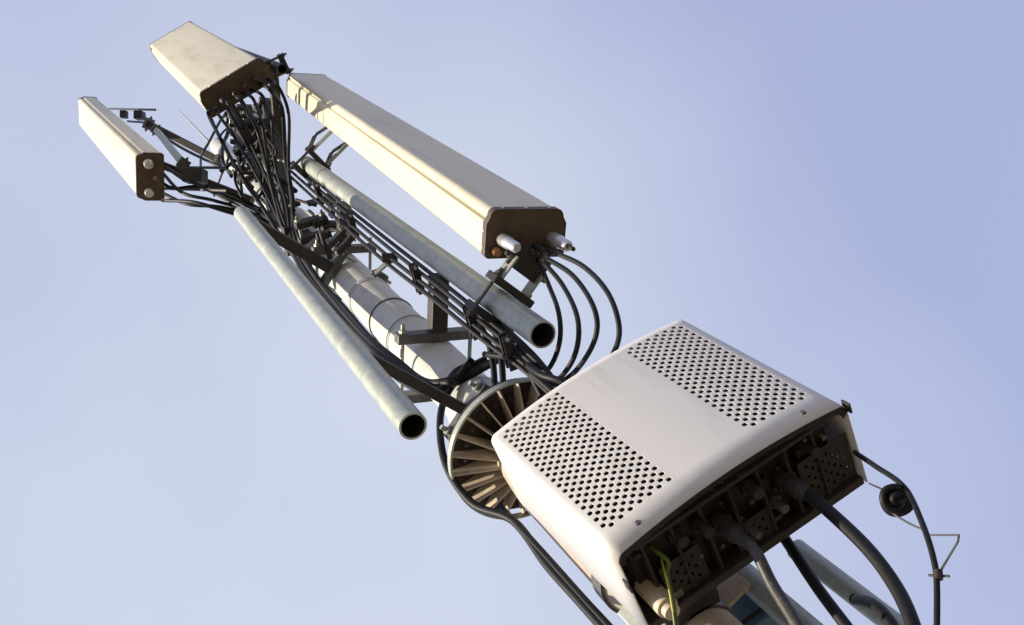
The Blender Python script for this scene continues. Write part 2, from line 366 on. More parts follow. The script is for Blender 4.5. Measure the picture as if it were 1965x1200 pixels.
connector(A3, f3(0.07, -0.01, 3.82*k), 0.024, 0.06); connector(A3, f3(-0.075, -0.01, 3.82*k), 0.022, 0.06)
connector(A3, f3(0.0, 0.02, 3.82*k), 0.012, 0.04, 'copper', 'plug')
for x in (-0.09, -0.03, 0.03, 0.09): connector(A2, f2(x, 0.01, 3.425*k), 0.014, 0.08, 'dark', 'plug')

# antenna brackets
def bracket(label, fn, z, pipe, pr, w=0.11, hd=0.0635, dz=0.0, m='steel', scissor=False):
    """pair of cheek plates on the antenna's back, a clamp round the pipe and its bolts"""
    t = thing('antenna_bracket', label, 'bracket', (pipe[0], pipe[1], z), 'antenna brackets')
    B0 = fn(0, hd, z); P = Vector((pipe[0], pipe[1], z+dz)); d = (Vector((P.x, P.y, 0))-Vector((B0.x, B0.y, 0))).normalized(); n = Vector((-d.y, d.x, 0))
    bm = bmesh.new(); a_bar(bm, B0+d*0.006-n*w/2, B0+d*0.006+n*w/2, 0.07, 0.012); mobj('back_plate', bm, M['dark'], t, 0, 0.002)
    for s in (1, -1):
        bm = bmesh.new()
        a_bar(bm, B0+n*s*w*0.42+d*0.01, P+n*s*w*0.42-d*(pr+0.01), 0.006, 0.045); mobj('cheek_plate', bm, M['galv'], t, 0, 0.001)
        if scissor:
            bm = bmesh.new(); mid = (B0+P)/2+Vector((0, 0, 0.12))+n*s*w*0.5
            a_bar(bm, B0+n*s*w*0.5+Vector((0, 0, 0.02)), mid, 0.006, 0.03); a_bar(bm, mid, P+n*s*w*0.5-d*pr, 0.006, 0.03); mobj('scissor_link', bm, M['dark'], t, 0, 0.001)
    for s in (1, -1):
        bm = bmesh.new(); c = P+d*s*(pr+0.012); a_bar(bm, c-n*w*0.62, c+n*w*0.62, 0.022, 0.06); mobj('pipe_clamp', bm, M['dark'], t, 0, 0.003)
    for s in (1, -1):
        bm = bmesh.new()
        c = P+n*s*w*0.5; a_rod(bm, c-d*(pr+0.04), c+d*(pr+0.035), 0.006, n=8)
        for e in (1, -1): a_bolt(bm, c+d*e*(pr+0.023), d*e, 0.011, 0.01)
        mobj('clamp_bolt', bm, M['steel'], t, 40)
        bm = bmesh.new(); a_bolt(bm, B0+n*s*w*0.46+d*0.02, n*s, 0.01, 0.01)
        mobj('hinge_bolt', bm, M['steel'], t, 40)
    return t
bracket('dark clamp bracket between the brown end of the longest antenna and the open pipe end', f1, 2.31, (RX, RY), 0.034)
bracket('dark hinged bracket at the far end of the galvanised pipe behind the longest antenna', f1, 4.52, (RX, RY), 0.034, scissor=True)
bracket('dark bracket joining the top antenna to the short dark pipe', f2, 5.15, (0.30, 1.0), 0.024, 0.08, 0.055)

# arms of the upper tier
def strut(label, P, w=0.04, m='dark', h=None):
    P = [Vector(p) for p in P]; t = thing('strut', label, 'strut', P[0], 'struts of the upper tier')
    bm = bmesh.new(); a_bar(bm, P[0], P[1], w, h or w); mobj('strut_bar', bm, M[m], t, 0, 0.003)
    for q, s in ((P[0], 1), (P[1], -1)):
        dd = (P[1]-P[0]).normalized()*s; bm = bmesh.new(); a, b = frame(dd)
        a_box(bm, q, (w*1.7, w*1.7, w*0.5), Matrix((a, b, dd)).transposed()); a_bolt(bm, q+a*w*0.85, a, w*0.25, w*0.2); a_bolt(bm, q-a*w*0.85, -a, w*0.25, w*0.2)
        mobj('end_plate', bm, M['steel'], t, 0, 0.002)
    return t
b2 = f2(0.0, 0.055, 5.0); b2t = f2(0.0, 0.055, 6.9)
strut('dark steel strut from the mast to the back of the top antenna', [(PX+0.05, PY-0.06, 5.15), f2(-0.05, 0.07, 5.15)], 0.05)
strut('second dark strut from the mast to the dark pipe beside the top antenna', [(PX+0.08, PY-0.03, 5.25), (0.27, 1.02, 5.25)], 0.045)
strut('heavy dark post at the right of the cable tangle', [at(512, 205, 1.12), at(560, 455, 1.36)], 0.055)
strut('heavy dark post in the middle of the cable tangle', [at(468, 215, 1.12), at(530, 420, 1.36)], 0.05)
b3 = f3(0, 0.065, 5.9); b3t = f3(0, 0.065, 7.6)
strut('dark strut from the mast to the plugged end of the smallest antenna', [(PX-0.07, PY-0.05, 5.6), f3(0.02, 0.075, 5.75)], 0.04)
strut('long dark strut from the mast top to the upper bracket of the smallest antenna', [(PX-0.06, PY-0.04, 7.0), at(285, 238, 0.98)], 0.045)
strut('pale blue grey diagonal strut behind the smallest antenna', [at(300, 250, 0.98), at(352, 315, 1.0)], 0.035, 'galv')

def small_clamp(label, c, s=0.06, rz=0.4):
    t = thing('pipe_clamp_block', label, 'clamp', c, 'dark clamp blocks in the tangle'); c = Vector(c)
    R = Matrix.Rotation(rz, 3, 'Z')
    for e in (1, -1):
        bm = bmesh.new(); a_box(bm, c+R @ Vector((0, e*s*0.45, 0)), (s*1.8, s*0.35, s*0.9), R); mobj('clamp_jaw', bm, M['dark'], t, 0, s*0.05)
    for e in (1, -1):
        bm = bmesh.new()
        p = c+R @ Vector((e*s*0.7, -s*0.9, 0)); q = c+R @ Vector((e*s*0.7, s*0.9, 0)); a_rod(bm, p, q, s*0.09, n=8)
        a_bolt(bm, c+R @ Vector((e*s*0.7, -s*0.63, 0)), R @ Vector((0, -1, 0)), s*0.18, s*0.14)
        mobj('clamp_bolt', bm, M['galv'], t, 40)
    return t
# upper bracket of the smallest antenna
t = thing('antenna_bracket', 'thin dark bracket with crossing bolts at the upper back of the smallest antenna', 'bracket', at(262, 222, 0.97), 'antenna brackets')
for px, py, w, h in ((238, 220, 0.05, 0.06), (268, 222, 0.06, 0.09)):
    bm = bmesh.new(); a_box(bm, at(px, py, 0.97), (w, 0.06, h), ROT.copy()); mobj('bracket_plate', bm, M['dark'], t, 0, 0.003)
bm = bmesh.new(); a_rod(bm, at(210, 209, 0.96), at(298, 211, 0.98), 0.008, n=8); a_rod(bm, at(245, 233, 0.96), at(285, 236, 0.98), 0.008, n=8); mobj('bracket_rod', bm, M['dark'], t, 40)
t = thing('antenna_bracket', 'dark bracket of rods between the plugged end of the smallest antenna and its strut', 'bracket', at(372, 340, 1.05), 'antenna brackets')
bm = bmesh.new(); a_box(bm, at(374, 338, 1.02), (0.10, 0.07, 0.12), ROT.copy()); mobj('bracket_plate', bm, M['dark'], t, 0, 0.005)
for y0, y1 in ((322, 322), (362, 366)):
    bm = bmesh.new(); a_rod(bm, at(312, y0, 0.98), at(436, y1 if y0 > 330 else 322, 1.1), 0.008, n=8); mobj('bracket_rod', bm, M['dark'], t, 40)

# ------------------------------------------------------------------ tangle of boxes below the top antenna
def radio_box(label, c, size, rz, m='dark'):
    t = thing('junction_unit', label, 'junction box', c, 'dark junction boxes under the top antenna'); c = Vector(c); R = Matrix.Rotation(rz, 3, 'Z')
    bm = bmesh.new(); a_box(bm, c, size, R); mobj('case', bm, M[m], t, 0, 0.006)
    bm = bmesh.new()
    for i in range(6): a_box(bm, c+R @ Vector(((i-2.5)*size[0]/6.5, -size[1]/2-0.008, 0)), (0.004, 0.018, size[2]*0.9), R)
    mobj('fins', bm, M['dark'], t, 0)
    for i in (-1, 0, 1):
        bm = bmesh.new(); p = c+R @ Vector((i*size[0]*0.3, 0, -size[2]/2)); a_rod(bm, p, p-Vector((0, 0, 0.045)), 0.013, 0.010, 12)
        mobj('connector', bm, M['silver' if i else 'dark'], t, 40)
    return t
radio_box('small dark finned box with pale plugs hanging directly under the top antenna', at(475, 245, 1.12), (0.13, 0.07, 0.24), 0.4)
radio_box('lower dark finned box among the cables between mast and top antenna', at(505, 300, 1.25), (0.12, 0.07, 0.20), 0.9)
small_clamp('dark clamp block nearest the brown end of the top antenna', at(455, 232, 1.05), 0.05, 0.9)
small_clamp('dark clamp block halfway along the cable tangle', at(470, 292, 1.2), 0.055, 0.2)
small_clamp('dark clamp block on the mast under the cable tangle', at(468, 336, 1.34), 0.06, 0.5)
mf = thing('lattice', 'dark lattice of short plates and crossing rods between mast and top antenna', 'lattice', at(480, 290, 1.2))
rr = random.Random(5)
for i in range(16):
    q = at(432+rr.uniform(0, 85), 215+rr.uniform(0, 130), 1.12+rr.uniform(0, 0.16)); bm = bmesh.new()
    R_ = Matrix.Rotation(rr.choice((0.2, 0.9, 1.3, 2.2))+rr.uniform(-.2, .2), 3, 'Z') @ Matrix.Rotation(rr.uniform(-.4, .4), 3, 'X')
    a_box(bm, q, (rr.uniform(.05, .13), rr.uniform(.01, .035), rr.uniform(.03, .08)), R_); mobj('plate', bm, M[rr.choice(('dark', 'dark', 'body', 'steel'))], mf, 0, 0.002)
for i in range(16):
    x0 = 425+rr.uniform(0, 90); y0 = 212+rr.uniform(0, 130); q = at(x0, y0, 1.12+rr.uniform(0, .1)); q2 = at(x0+rr.uniform(-10, 55), y0+rr.uniform(-25, 40), 1.16+rr.uniform(0, .12)); bm = bmesh.new()
    a_rod(bm, q, q2, rr.uniform(.005, .010), n=8); mobj('rod', bm, M[rr.choice(('dark', 'dark', 'galv'))], mf, 40)
    if i % 2: bm = bmesh.new(); a_bolt(bm, q, (q-q2), 0.016, 0.014); mobj('nut', bm, M['galv'], mf, 30)
mf2 = thing('lattice', 'second dark lattice of plates around the upper mast clamp between the two galvanised pipes', 'lattice', at(610, 430, 1.3))
for i in range(14):
    q = at(548+rr.uniform(0, 95), 400+rr.uniform(-20, 85)+0, 1.28+rr.uniform(0, 0.08)); bm = bmesh.new()
    R_ = Matrix.Rotation(rr.choice((0.2, 0.7, 0.9, 2.3))+rr.uniform(-.1, .1), 3, 'Z')
    a_box(bm, q, (rr.uniform(.05, .14), rr.uniform(.008, .03), rr.uniform(.03, .09)), R_); mobj('plate', bm, M[rr.choice(('dark', 'body', 'dark', 'steel'))], mf2, 0, 0.002)
for i in range(10):
    x0 = 550+rr.uniform(0, 90); y0 = 395+rr.uniform(-15, 70); q = at(x0, y0, 1.28); q2 = at(x0+rr.uniform(-20, 45), y0+rr.uniform(-15, 40), 1.33); bm = bmesh.new()
    a_rod(bm, q, q2, rr.uniform(.004, .008), n=8); mobj('rod', bm, M[rr.choice(('dark', 'galv', 'dark'))], mf2, 40)
small_clamp('large dark clamp block just above the thick pale mast section', at(600, 440, 1.30), 0.075, 0.7)
small_clamp('dark clamp block right of the mast below the upper arm', at(655, 462, 1.30), 0.05, 0.1)

# ------------------------------------------------------------------ cables
def C(label, pts, r, m='cable', **k): return cable(label, [at(*p) for p in pts], r, m, **k)
# four loops from the longest antenna
loops = [
    ('innermost black loop cable below the longest antenna', [(1030, 492, 1.26), (1052, 545, 1.27), (1072, 600, 1.28), (1074, 655, 1.3), (1055, 705, 1.34), (1020, 735, 1.4)]),
    ('second loop cable from the inside below the longest antenna', [(1040, 500, 1.24), (1080, 548, 1.25), (1108, 610, 1.26), (1106, 672, 1.28), (1078, 722, 1.32), (1035, 752, 1.40)]),
    ('third loop cable from the inside below the longest antenna', [(1046, 494, 1.22), (1100, 530, 1.22), (1140, 592, 1.23), (1142, 650, 1.26), (1105, 712, 1.32), (1045, 765, 1.38), (1080, 830, 1.34)]),
    ('outermost black loop cable reaching down behind the perforated cover', [(1068, 486, 1.20), (1120, 512, 1.21), (1165, 560, 1.22), (1187, 620, 1.24), (1182, 668, 1.28), (1150, 720, 1.34), (1110, 800, 1.36), (1140, 860, 1.35)]),
]
for lb, pts in loops: C(lb, pts, 0.0062, group='black loop cables below the longest antenna')
# bundle behind the galvanised pipe
for i, (o1, o2) in enumerate(((0, 0), (11, -8), (21, -14), (-9, 8))):
    lb = ('black cable closest behind the galvanised pipe', 'black cable second behind the galvanised pipe', 'black cable tight under the galvanised pipe edge', 'outer black cable strapped behind the galvanised pipe, nearest the mast')[i]
    C(lb, [(560+o1*.7, 330+o2*.7, 1.26), (640+o1*.8, 402+o2*.8, 1.24), (740+o1, 488+o2, 1.24), (840+o1, 566+o2, 1.24), (930+o1, 640+o2, 1.25), (1010+o1*.8, 702+o2*.8, 1.28), (1060+o1*.5, 752+o2*.5, 1.32)], 0.0065)
# ties on the bundle
for (px, py, yy, lb) in ((612, 372, 1.245, 'dark ladder clip tying the cable bundle nearest the cable tangle'), (676, 432, 1.24, 'dark ladder clip on the cable bundle above the thick mast section'),
                         (800, 535, 1.24, 'dark ladder clip on the cable bundle just before the brown square arm'), (905, 618, 1.245, 'dark ladder clip on the cable bundle past the brown square arm'),
                         (975, 675, 1.26, 'dark ladder clip on the cable bundle near the open pipe end')):
    c_ = at(px, py, yy); tc_ = thing('cable_clip', lb, 'cable clip', c_, 'ladder clips on the cable bundle')
    for sgn in (1, -1):
        bm = bmesh.new(); a_box(bm, c_+Vector((0, 0, sgn*0.012)), (0.095, 0.022, 0.007), Matrix.Rotation(-0.95, 3, 'Z')); mobj('clip_bar', bm, M['dark'], tc_, 0, 0.001)
    bm = bmesh.new(); q_ = Matrix.Rotation(-0.95, 3, 'Z') @ Vector((0.040, 0, 0)); a_bolt(bm, c_+q_-Vector((0, 0, 0.016)), (0, 0, -1), 0.006, 0.005); mobj('clip_bolt', bm, M['galv'], tc_, 30)
bm = bmesh.new(); a_box(bm, at(748, 495, 1.24), (0.05, 0.03, 0.035), ROT.copy()); c_ = at(748, 495, 1.24)
for v in bm.verts: v.co -= c_
tb = mobj('cable_clip', bm, M['dark'], None, 0, 0.003); tb.location = c_; tag(tb, 'small dark block on the cable bundle at the end of the thin grey bar', 'cable clip', 'ladder clips on the cable bundle')
strut('thin grey bar from the mast to the cable bundle above the lower clamp', [at(722, 524, 1.36), at(750, 498, 1.25)], 0.016, 'steel')
# thick dark bundle down the mast's left side
for i, o_ in enumerate((-10, -2, 6, 14)):
    lb = ('thick black cable hugging the left edge of the mast', 'second thick black cable left of the mast', 'third thick black cable bending under the lower clamp', 'outer thick black cable bending towards the ribbed ring')[i]
    j = lambda a=5: random.uniform(-a, a)
    C(lb, [(545+o_*.3+j(), 430-o_*.2, 1.33), (590+o_*.3+j(), 520-o_*.3+j(), 1.31), (652+o_*.4+j(3), 594-o_*.4+j(3), 1.30), (708+o_*.4+j(3), 656-o_*.4+j(3), 1.29), (758+o_*.5, 706-o_*.8, 1.28+0.01*i), (808+o_*.3, 740-o_*.7+j(4), 1.28+0.015*i), (856+j(8), 742-o_*.7+j(6), 1.31), (886+j(10), 722+j(10), 1.36), (920+i*14, 700+j(16), 1.4)], (0.0125, 0.0095, 0.012, 0.010)[i])
# tangle under the top antenna
ORD = ['leftmost', 'second from left', 'third from left', 'fourth from left', 'fourth from right', 'third from right', 'second from right', 'rightmost']
srcs = [(402, 214), (416, 212), (446, 203), (474, 196), (500, 186), (518, 170), (532, 150), (546, 160)]
for i, (sx, sy) in enumerate(srcs):
    f = i/(len(srcs)-1); ex = 545+30*f+random.uniform(-6, 6); ey = 455+random.uniform(-15, 15)
    mx_ = sx+(ex-sx)*0.5+random.uniform(-14, 10); my_ = sy+(ey-sy)*0.5
    tx = 402+f*112; ty = 214-0.50*(tx-402)-random.uniform(0, 6)
    cable(ORD[i]+' of the black feeder cables leaving the brown end of the top antenna', [atz(tx, ty, 4.80), atz(tx+(sx-tx)*.6, ty+12, 4.62), at(sx+(mx_-sx)*.4+random.uniform(-5, 5), sy+(my_-sy)*.4, 1.06), at(mx_, my_, 1.16), at(mx_+(ex-mx_)*.5+random.uniform(-6, 6), my_+(ey-my_)*.5, 1.24), at(ex, ey, 1.31), at(ex+35, ey+50, 1.33)], 0.0075 if i % 3 else 0.010, group='feeder cables hanging from the top antenna')
for i in range(14):
    sx = 440+random.uniform(-10, 75); sy = 215+random.uniform(0, 60)
    pts = [(sx, sy, 1.1)]
    for j in range(4):
        sx += random.uniform(-22, 34); sy += random.uniform(18, 42); pts.append((sx, sy, 1.14+0.05*j+random.uniform(-.03, .03)))
    C('short black cable woven into the tangle between mast and top antenna', pts, random.choice((0.006, 0.008, 0.011)), group='short cables woven into the tangle')
# from the smallest antenna
fans = [[(312, 318, .93), (360, 345, 1.0), (420, 372, 1.12), (480, 398, 1.25), (545, 440, 1.33)],
        [(312, 332, .93), (350, 370, 1.0), (410, 385, 1.12), (470, 405, 1.25), (540, 450, 1.33)],
        [(312, 385, .93), (370, 388, 1.0), (430, 405, 1.12), (490, 425, 1.25), (545, 462, 1.33)],
        [(314, 372, .93), (360, 392, 1.0), (425, 398, 1.12), (480, 416, 1.25), (550, 470, 1.33)],
        [(300, 306, .93), (345, 340, 1.0), (372, 352, 1.08), (440, 378, 1.2), (520, 420, 1.33)],
        [(312, 352, .93), (335, 362, .98), (385, 360, 1.08), (450, 392, 1.2), (530, 432, 1.33)],
        [(395, 358, 1.05), (440, 372, 1.15), (480, 392, 1.25), (515, 410, 1.33)],
        [(285, 243, .97), (345, 282, 1.1), (400, 310, 1.2), (450, 335, 1.3), (520, 400, 1.33)]]
fl_ = ['topmost black cable leaving the plugged end of the smallest antenna', 'black cable sagging below the topmost one at the smallest antenna', 'lowest black cable sweeping from the smallest antenna to the mast',
       'second lowest black cable sweeping from the smallest antenna to the mast', 'black cable leaving the upper corner of the smallest antenna end', 'black cable leaving the middle of the smallest antenna end',
       'short black cable beside the bracket near the smallest antenna', 'black cable along the strut from the upper bracket of the smallest antenna']
for lb, pts in zip(fl_, fans): C(lb, pts, 0.009, group='black cables of the smallest antenna')
# cables between bundle and ring
mids = [[(900, 600, 1.3), (930, 640, 1.3), (945, 690, 1.32), (950, 745, 1.34)], [(915, 590, 1.3), (950, 640, 1.3), (962, 690, 1.32), (966, 745, 1.34)],
        [(930, 620, 1.28), (975, 660, 1.28), (1010, 705, 1.3), (1040, 760, 1.33)], [(945, 610, 1.27), (990, 650, 1.27), (1030, 690, 1.29), (1066, 735, 1.32)],
        [(1010, 700, 1.27), (1040, 720, 1.26), (1085, 735, 1.28), (1150, 770, 1.36), (1190, 850, 1.36)], [(930, 680, 1.3), (985, 690, 1.29), (1030, 725, 1.29), (1070, 760, 1.3)]]
ml = ['black cable dropping left of the ribbed ring top', 'black cable dropping just right of its neighbour above the ring', 'black cable running between open pipe end and ring', 'black cable skirting the open pipe end',
      'black cable linking the loops to the ring', 'black cable crossing above the ring towards the perforated cover']
for lb, pts in zip(ml, mids): C(lb, pts, 0.0085)
# along the lower mast's left edge
C('thick black cable running down the left edge of the lower mast', [(905, 690, 1.36), (850, 775, 1.33), (852, 880, 1.33), (905, 965, 1.36), (985, 1000, 1.38), (1050, 1085, 1.38), (1110, 1152, 1.38), (1175, 1225, 1.38)], 0.010)
C('second black cable beside the lower mast edge, below the ribbed ring', [(960, 972, 1.4), (1000, 1015, 1.38), (1063, 1085, 1.38), (1125, 1155, 1.38), (1190, 1225, 1.38)], 0.008)

# ------------------------------------------------------------------ radio unit with perforated cover
QX, QY, QW, QD, QZ0, QZ1, QYAW = -0.0424, 1.2663, 0.4665, 0.187, 1.2092, 1.653, 0.4617
qa = Vector((math.cos(QYAW), math.sin(QYAW), 0)); qb = Vector((-math.sin(QYAW), math.cos(QYAW), 0))
QL = (-0.0146, -0.0885)                    # slight lean of the bracketed unit
def Q(x, y, z):                          # local (x right, y back, z up from its underside)
    return Vector((QX, QY, QZ0)) + qa*x + qb*y + Vector((QL[0]*z, QL[1]*z, z))
H = QZ1-QZ0
unit = thing('radio_unit', 'large off white radio unit with two strips of round holes, in front of the mast', 'radio unit', (QX, QY, QZ0))
# cover outline in plan: side, rounded corner, bulging front, corner, side
hw, hd, bulge, rc = QW/2, QD/2, 0.018, 0.017
outline = []
outline += [(-hw, hd), (-hw, -hd+rc+0.01)]
for i in range(1, 8):
    a = PI+i/8*(PI/2-0.2); outline.append((-hw+rc+rc*math.cos(a), -hd+rc+0.01+rc*math.sin(a)))
xl = outline[-1][0]; yl = outline[-1][1]
xs = [xl+(-2*xl)*i/24 for i in range(1, 24)]
outline += [(x, yl-bulge*(1-(x/xl)**2)) for x in xs]
outline += [(-x, y) for x, y in reversed(outline[:9])]
acc = [0]
for p, q in zip(outline, outline[1:]): acc.append(acc[-1]+math.dist(p, q))
def prof_at(s):
    s = max(0, min(acc[-1], s))
    for i in range(len(acc)-1):
        if s <= acc[i+1]+1e-9:
            t = (s-acc[i])/(acc[i+1]-acc[i]); p, q = outline[i], outline[i+1]
            return (p[0]+(q[0]-p[0])*t, p[1]+(q[1]-p[1])*t)
def s_of_x(x):
    for i in range(8, len(outline)-9):
        if outline[i][0] <= x <= outline[i+1][0]: return acc[i]+(acc[i+1]-acc[i])*(x-outline[i][0])/(outline[i+1][0]-outline[i][0])
pitch = 0.0101
SL0 = s_of_x(-0.2150); NL = 14
SR1 = s_of_x(0.212); NRT = 13; SR0 = SR1-NRT*pitch
ZB = 0.056; NR = 37; ZT = ZB+NR*pitch
bm = bmesh.new(); cache = {}
def V(s, z):
    k_ = (round(s, 6), round(z, 6))
    if k_ not in cache:
        x, y = prof_at(s); cache[k_] = bm.verts.new(Q(x, y, z))
    return cache[k_]
scols = [a_ for a_ in acc if a_ < SL0-1e-4 or (SL0+NL*pitch+1e-4 < a_ < SR0-1e-4) or a_ > SR1+1e-4]
scols += [SL0+i*pitch for i in range(NL+1)] + [SR0+i*pitch for i in range(NRT+1)]
scols = sorted(scols)
zrows = [0]+[ZB+i*pitch for i in range(NR+1)]+[H]
def in_strip(s): return SL0-1e-6 <= s < SL0+NL*pitch-1e-6 or SR0-1e-6 <= s < SR1-1e-6
HR = 0.0045
for ci, (s0, s1) in enumerate(zip(scols, scols[1:])):
    for ri, (z0, z1) in enumerate(zip(zrows, zrows[1:])):
        base = SL0 if s0 < SR0-0.01 else SR0
        hole = in_strip(s0) and 0 < ri < len(zrows)-2 and (round((s0-base)/pitch)+ri) % 2 == 0
        if not hole:
            bm.faces.new((V(s0, z0), V(s1, z0), V(s1, z1), V(s0, z1)))
        else:
            sc, zc = (s0+s1)/2, (z0+z1)/2; C4 = [V(s0, z0), V(s1, z0), V(s1, z1), V(s0, z1)]
            n8 = 12; ring = []
            for j in range(n8):
                a = -0.75*PI+2*PI*j/n8
                x, y = prof_at(sc+HR*math.cos(a)*1.1); ring.append(bm.verts.new(Q(x, y, zc+HR*math.sin(a)*1.1)))
            for q_ in range(4):
                k0 = q_*3
                bm.faces.new((C4[q_], ring[(k0+1) % 12], ring[k0]))
                bm.faces.new((C4[q_], C4[(q_+1) % 4], ring[(k0+2) % 12], ring[(k0+1) % 12]))
                bm.faces.new((C4[(q_+1) % 4], ring[(k0+3) % 12], ring[(k0+2) % 12]))
for x_ in (-0.17, 0.17):
    for z_ in (0.026,):
        px_, py_ = prof_at(s_of_x(x_)); bm2 = bmesh.new(); p_ = Q(px_, py_-0.001, z_); a_rod(bm2, p_, p_-qb*0.0035, 0.0055, 0.0042, 14); mobj('cover_screw', bm2, M['steel'], unit, 40)
# roof of the cover
cover = mobj('cover', bm, M['cover'], unit, 30, orient=False)
sm = cover.modifiers.new('thickness', 'SOLIDIFY'); sm.thickness = 0.0022; sm.offset = 0
bm = bmesh.new()
pts = [(x*0.995, y*0.995 if y < 0 else y) for x, y in outline]
A = [bm.verts.new(Q(x, y, H-0.003)) for x, y in pts]; B = [bm.verts.new(Q(x, y, H+0.0)) for x, y in pts]
n = len(pts)
for i in range(n): bm.faces.new((A[i], A[(i+1) % n], B[(i+1) % n], B[i]))
bm.faces.new(A[::-1]); bm.faces.new(B)
mobj('cover_top', bm, M['cover'], unit, 0)
# cover's folded bottom lip
bm = bmesh.new(); lip = [p for p in outline[1:-1]]
for (x0, y0), (x1, y1) in zip(lip, lip[1:]):
    for_ = [Q(x0, y0, 0.0), Q(x1, y1, 0.0), Q(x1*0.96, y1+0.012, 0.003), Q(x0*0.96, y0+0.012, 0.003)]
    bm.faces.new([bm.verts.new(p) for p in for_])
o = mobj('lip', bm, M['body'], unit, 30); sm = o.modifiers.new('thickness', 'SOLIDIFY'); sm.thickness = 0.002
RQ = Matrix((qa, qb, Vector((0, 0, 1)))).transposed()
def qbox(name, x0, x1, y0, y1, z0, z1, m, parent=unit, bev=0.002):
    bm = bmesh.new(); v = [bm.verts.new(Q(x, y, z)) for x in (x0, x1) for y in (y0, y1) for z in (z0, z1)]
    for f in ((0, 1, 3, 2), (4, 6, 7, 5), (0, 4, 5, 1), (2, 3, 7, 6), (0, 2, 6, 4), (1, 5, 7, 3)): bm.faces.new([v[i] for i in f])
    return mobj(name, bm, M[m], parent, 0, bev)
body = qbox('body', -0.205, 0.205, -0.045, 0.075, 0.035, 0.43, 'body')
bm = bmesh.new()
for i in range(22):
    x = -0.2+i*0.4/21; v0 = [(x-0.0015, -0.068), (x+0.0015, -0.068), (x+0.0015, -0.044), (x-0.0015, -0.044)]
    A = [bm.verts.new(Q(a, b, 0.04)) for a, b in v0]; B = [bm.verts.new(Q(a, b, 0.425)) for a, b in v0]
    for j in range(4): bm.faces.new((A[j], A[(j+1) % 4], B[(j+1) % 4], B[j]))
    bm.faces.new(A[::-1]); bm.faces.new(B)
mobj('fins', bm, M['body'], body, 0)
qbox('back_plate', -0.228, 0.228, 0.077, 0.093, 0.0, 0.43, 'dark')
qbox('rear_shell', -0.224, -0.03, 0.0952, 0.128, 0.04, 0.40, 'tan', bev=0.006)
# perforated flange plates of the underside
def perf(x0, x1, y0, y1, z, name='perforated_plate', p=0.0105, hr=0.0034):
    bm = bmesh.new(); nx = int((x1-x0)/p); ny = int((y1-y0)/p); px_ = (x1-x0)/nx; py_ = (y1-y0)/ny; cc = {}
    def g(i, j):
        if (i, j) not in cc: cc[(i, j)] = bm.verts.new(Q(x0+i*px_, y0+j*py_, z))
        return cc[(i, j)]
    for i in range(nx):
        for j in range(ny):
            q = [g(i, j), g(i+1, j), g(i+1, j+1), g(i, j+1)]
            if (i+j) % 2 or i in (0, nx-1) or j in (0, ny-1): bm.faces.new(q); continue
            r = [bm.verts.new(Q(x0+(i+.5)*px_+hr*math.cos(-.75*PI+2*PI*k/8), y0+(j+.5)*py_+hr*math.sin(-.75*PI+2*PI*k/8), z)) for k in range(8)]
            for k in range(4):
                bm.faces.new((q[k], r[(2*k+1) % 8], r[2*k])); bm.faces.new((q[k], q[(k+1) % 4], r[(2*k+1) % 8])); bm.faces.new((q[(k+1) % 4], r[(2*k+2) % 8], r[(2*k+1) % 8]))
    o = mobj(name, bm, M['body'], unit, 0); s_ = o.modifiers.new('thickness', 'SOLIDIFY'); s_.thickness = 0.0015
    return o
perf(0.120, 0.226, -0.02, 0.076, 0.012)
perf(-0.175, -0.095, 0.0, 0.076, 0.012)
perf(-0.03, 0.045, 0.02, 0.076, 0.012)
def gland(x, y, r, ln, m='dark'):
    bm = bmesh.new(); p = Q(x, y, 0.036)
    a_rod(bm, p, p-Vector((0, 0, ln*0.35)), r*1.25, n=6); a_rod(bm, p-Vector((0, 0, ln*0.35)), p-Vector((0, 0, ln*0.75)), r, n=24); a_rod(bm, p-Vector((0, 0, ln*0.75)), p-Vector((0, 0, ln)), r*0.9, r*0.6, 24)
    g_ = mobj('gland', bm, M[m], unit, 40)
    return p-Vector((0, 0, ln))
g1 = gland(-0.040, 0.0, 0.016, 0.080); g2 = gland(0.095, 0.0, 0.016, 0.080)
# loose hardware under the unit
for x, y, r, ln, m in ((-0.075, -0.02, 0.012, 0.05, 'dark'), (0.03, -0.03, 0.013, 0.05, 'dark'), (0.155, -0.03, 0.011, 0.045, 'dark'), (-0.12, -0.03, 0.012, 0.045, 'dark'), (0.065, 0.03, 0.01, 0.05, 'steel'), (0.0, 0.035, 0.008, 0.06, 'steel')):
    bm = bmesh.new(); p = Q(x, y, 0.04); a_rod(bm, p, p-Vector((0, 0, ln)), r, r*0.85, 16); a_rod(bm, p-Vector((0, 0, ln*.3)), p-Vector((0, 0, ln*.5)), r*1.25, n=6); mobj('plug', bm, M[m], unit, 40)
bm = bmesh.new(); p = Q(-0.195, 0.045, 0.03); a_rod(bm, p+Vector((0, 0, 0.02)), p-Vector((0, 0, 0.055)), 0.019, n=24); a_rod(bm, p-Vector((0, 0, 0.055)), p-Vector((0, 0, 0.07)), 0.014, n=24)
mobj('cream_sleeve', bm, M['cream'], unit, 40)['label'] = 'pale cream plug sleeve'
for i in range(7):
    x = -0.19+i*0.058; o = qbox('rib', x, x+0.006, -0.075, 0.076, 0.006, 0.036, 'body')
qbox('crossbar', -0.2, 0.2, -0.073, -0.065, 0.004, 0.02, 'dark')
rs = random.Random(3)
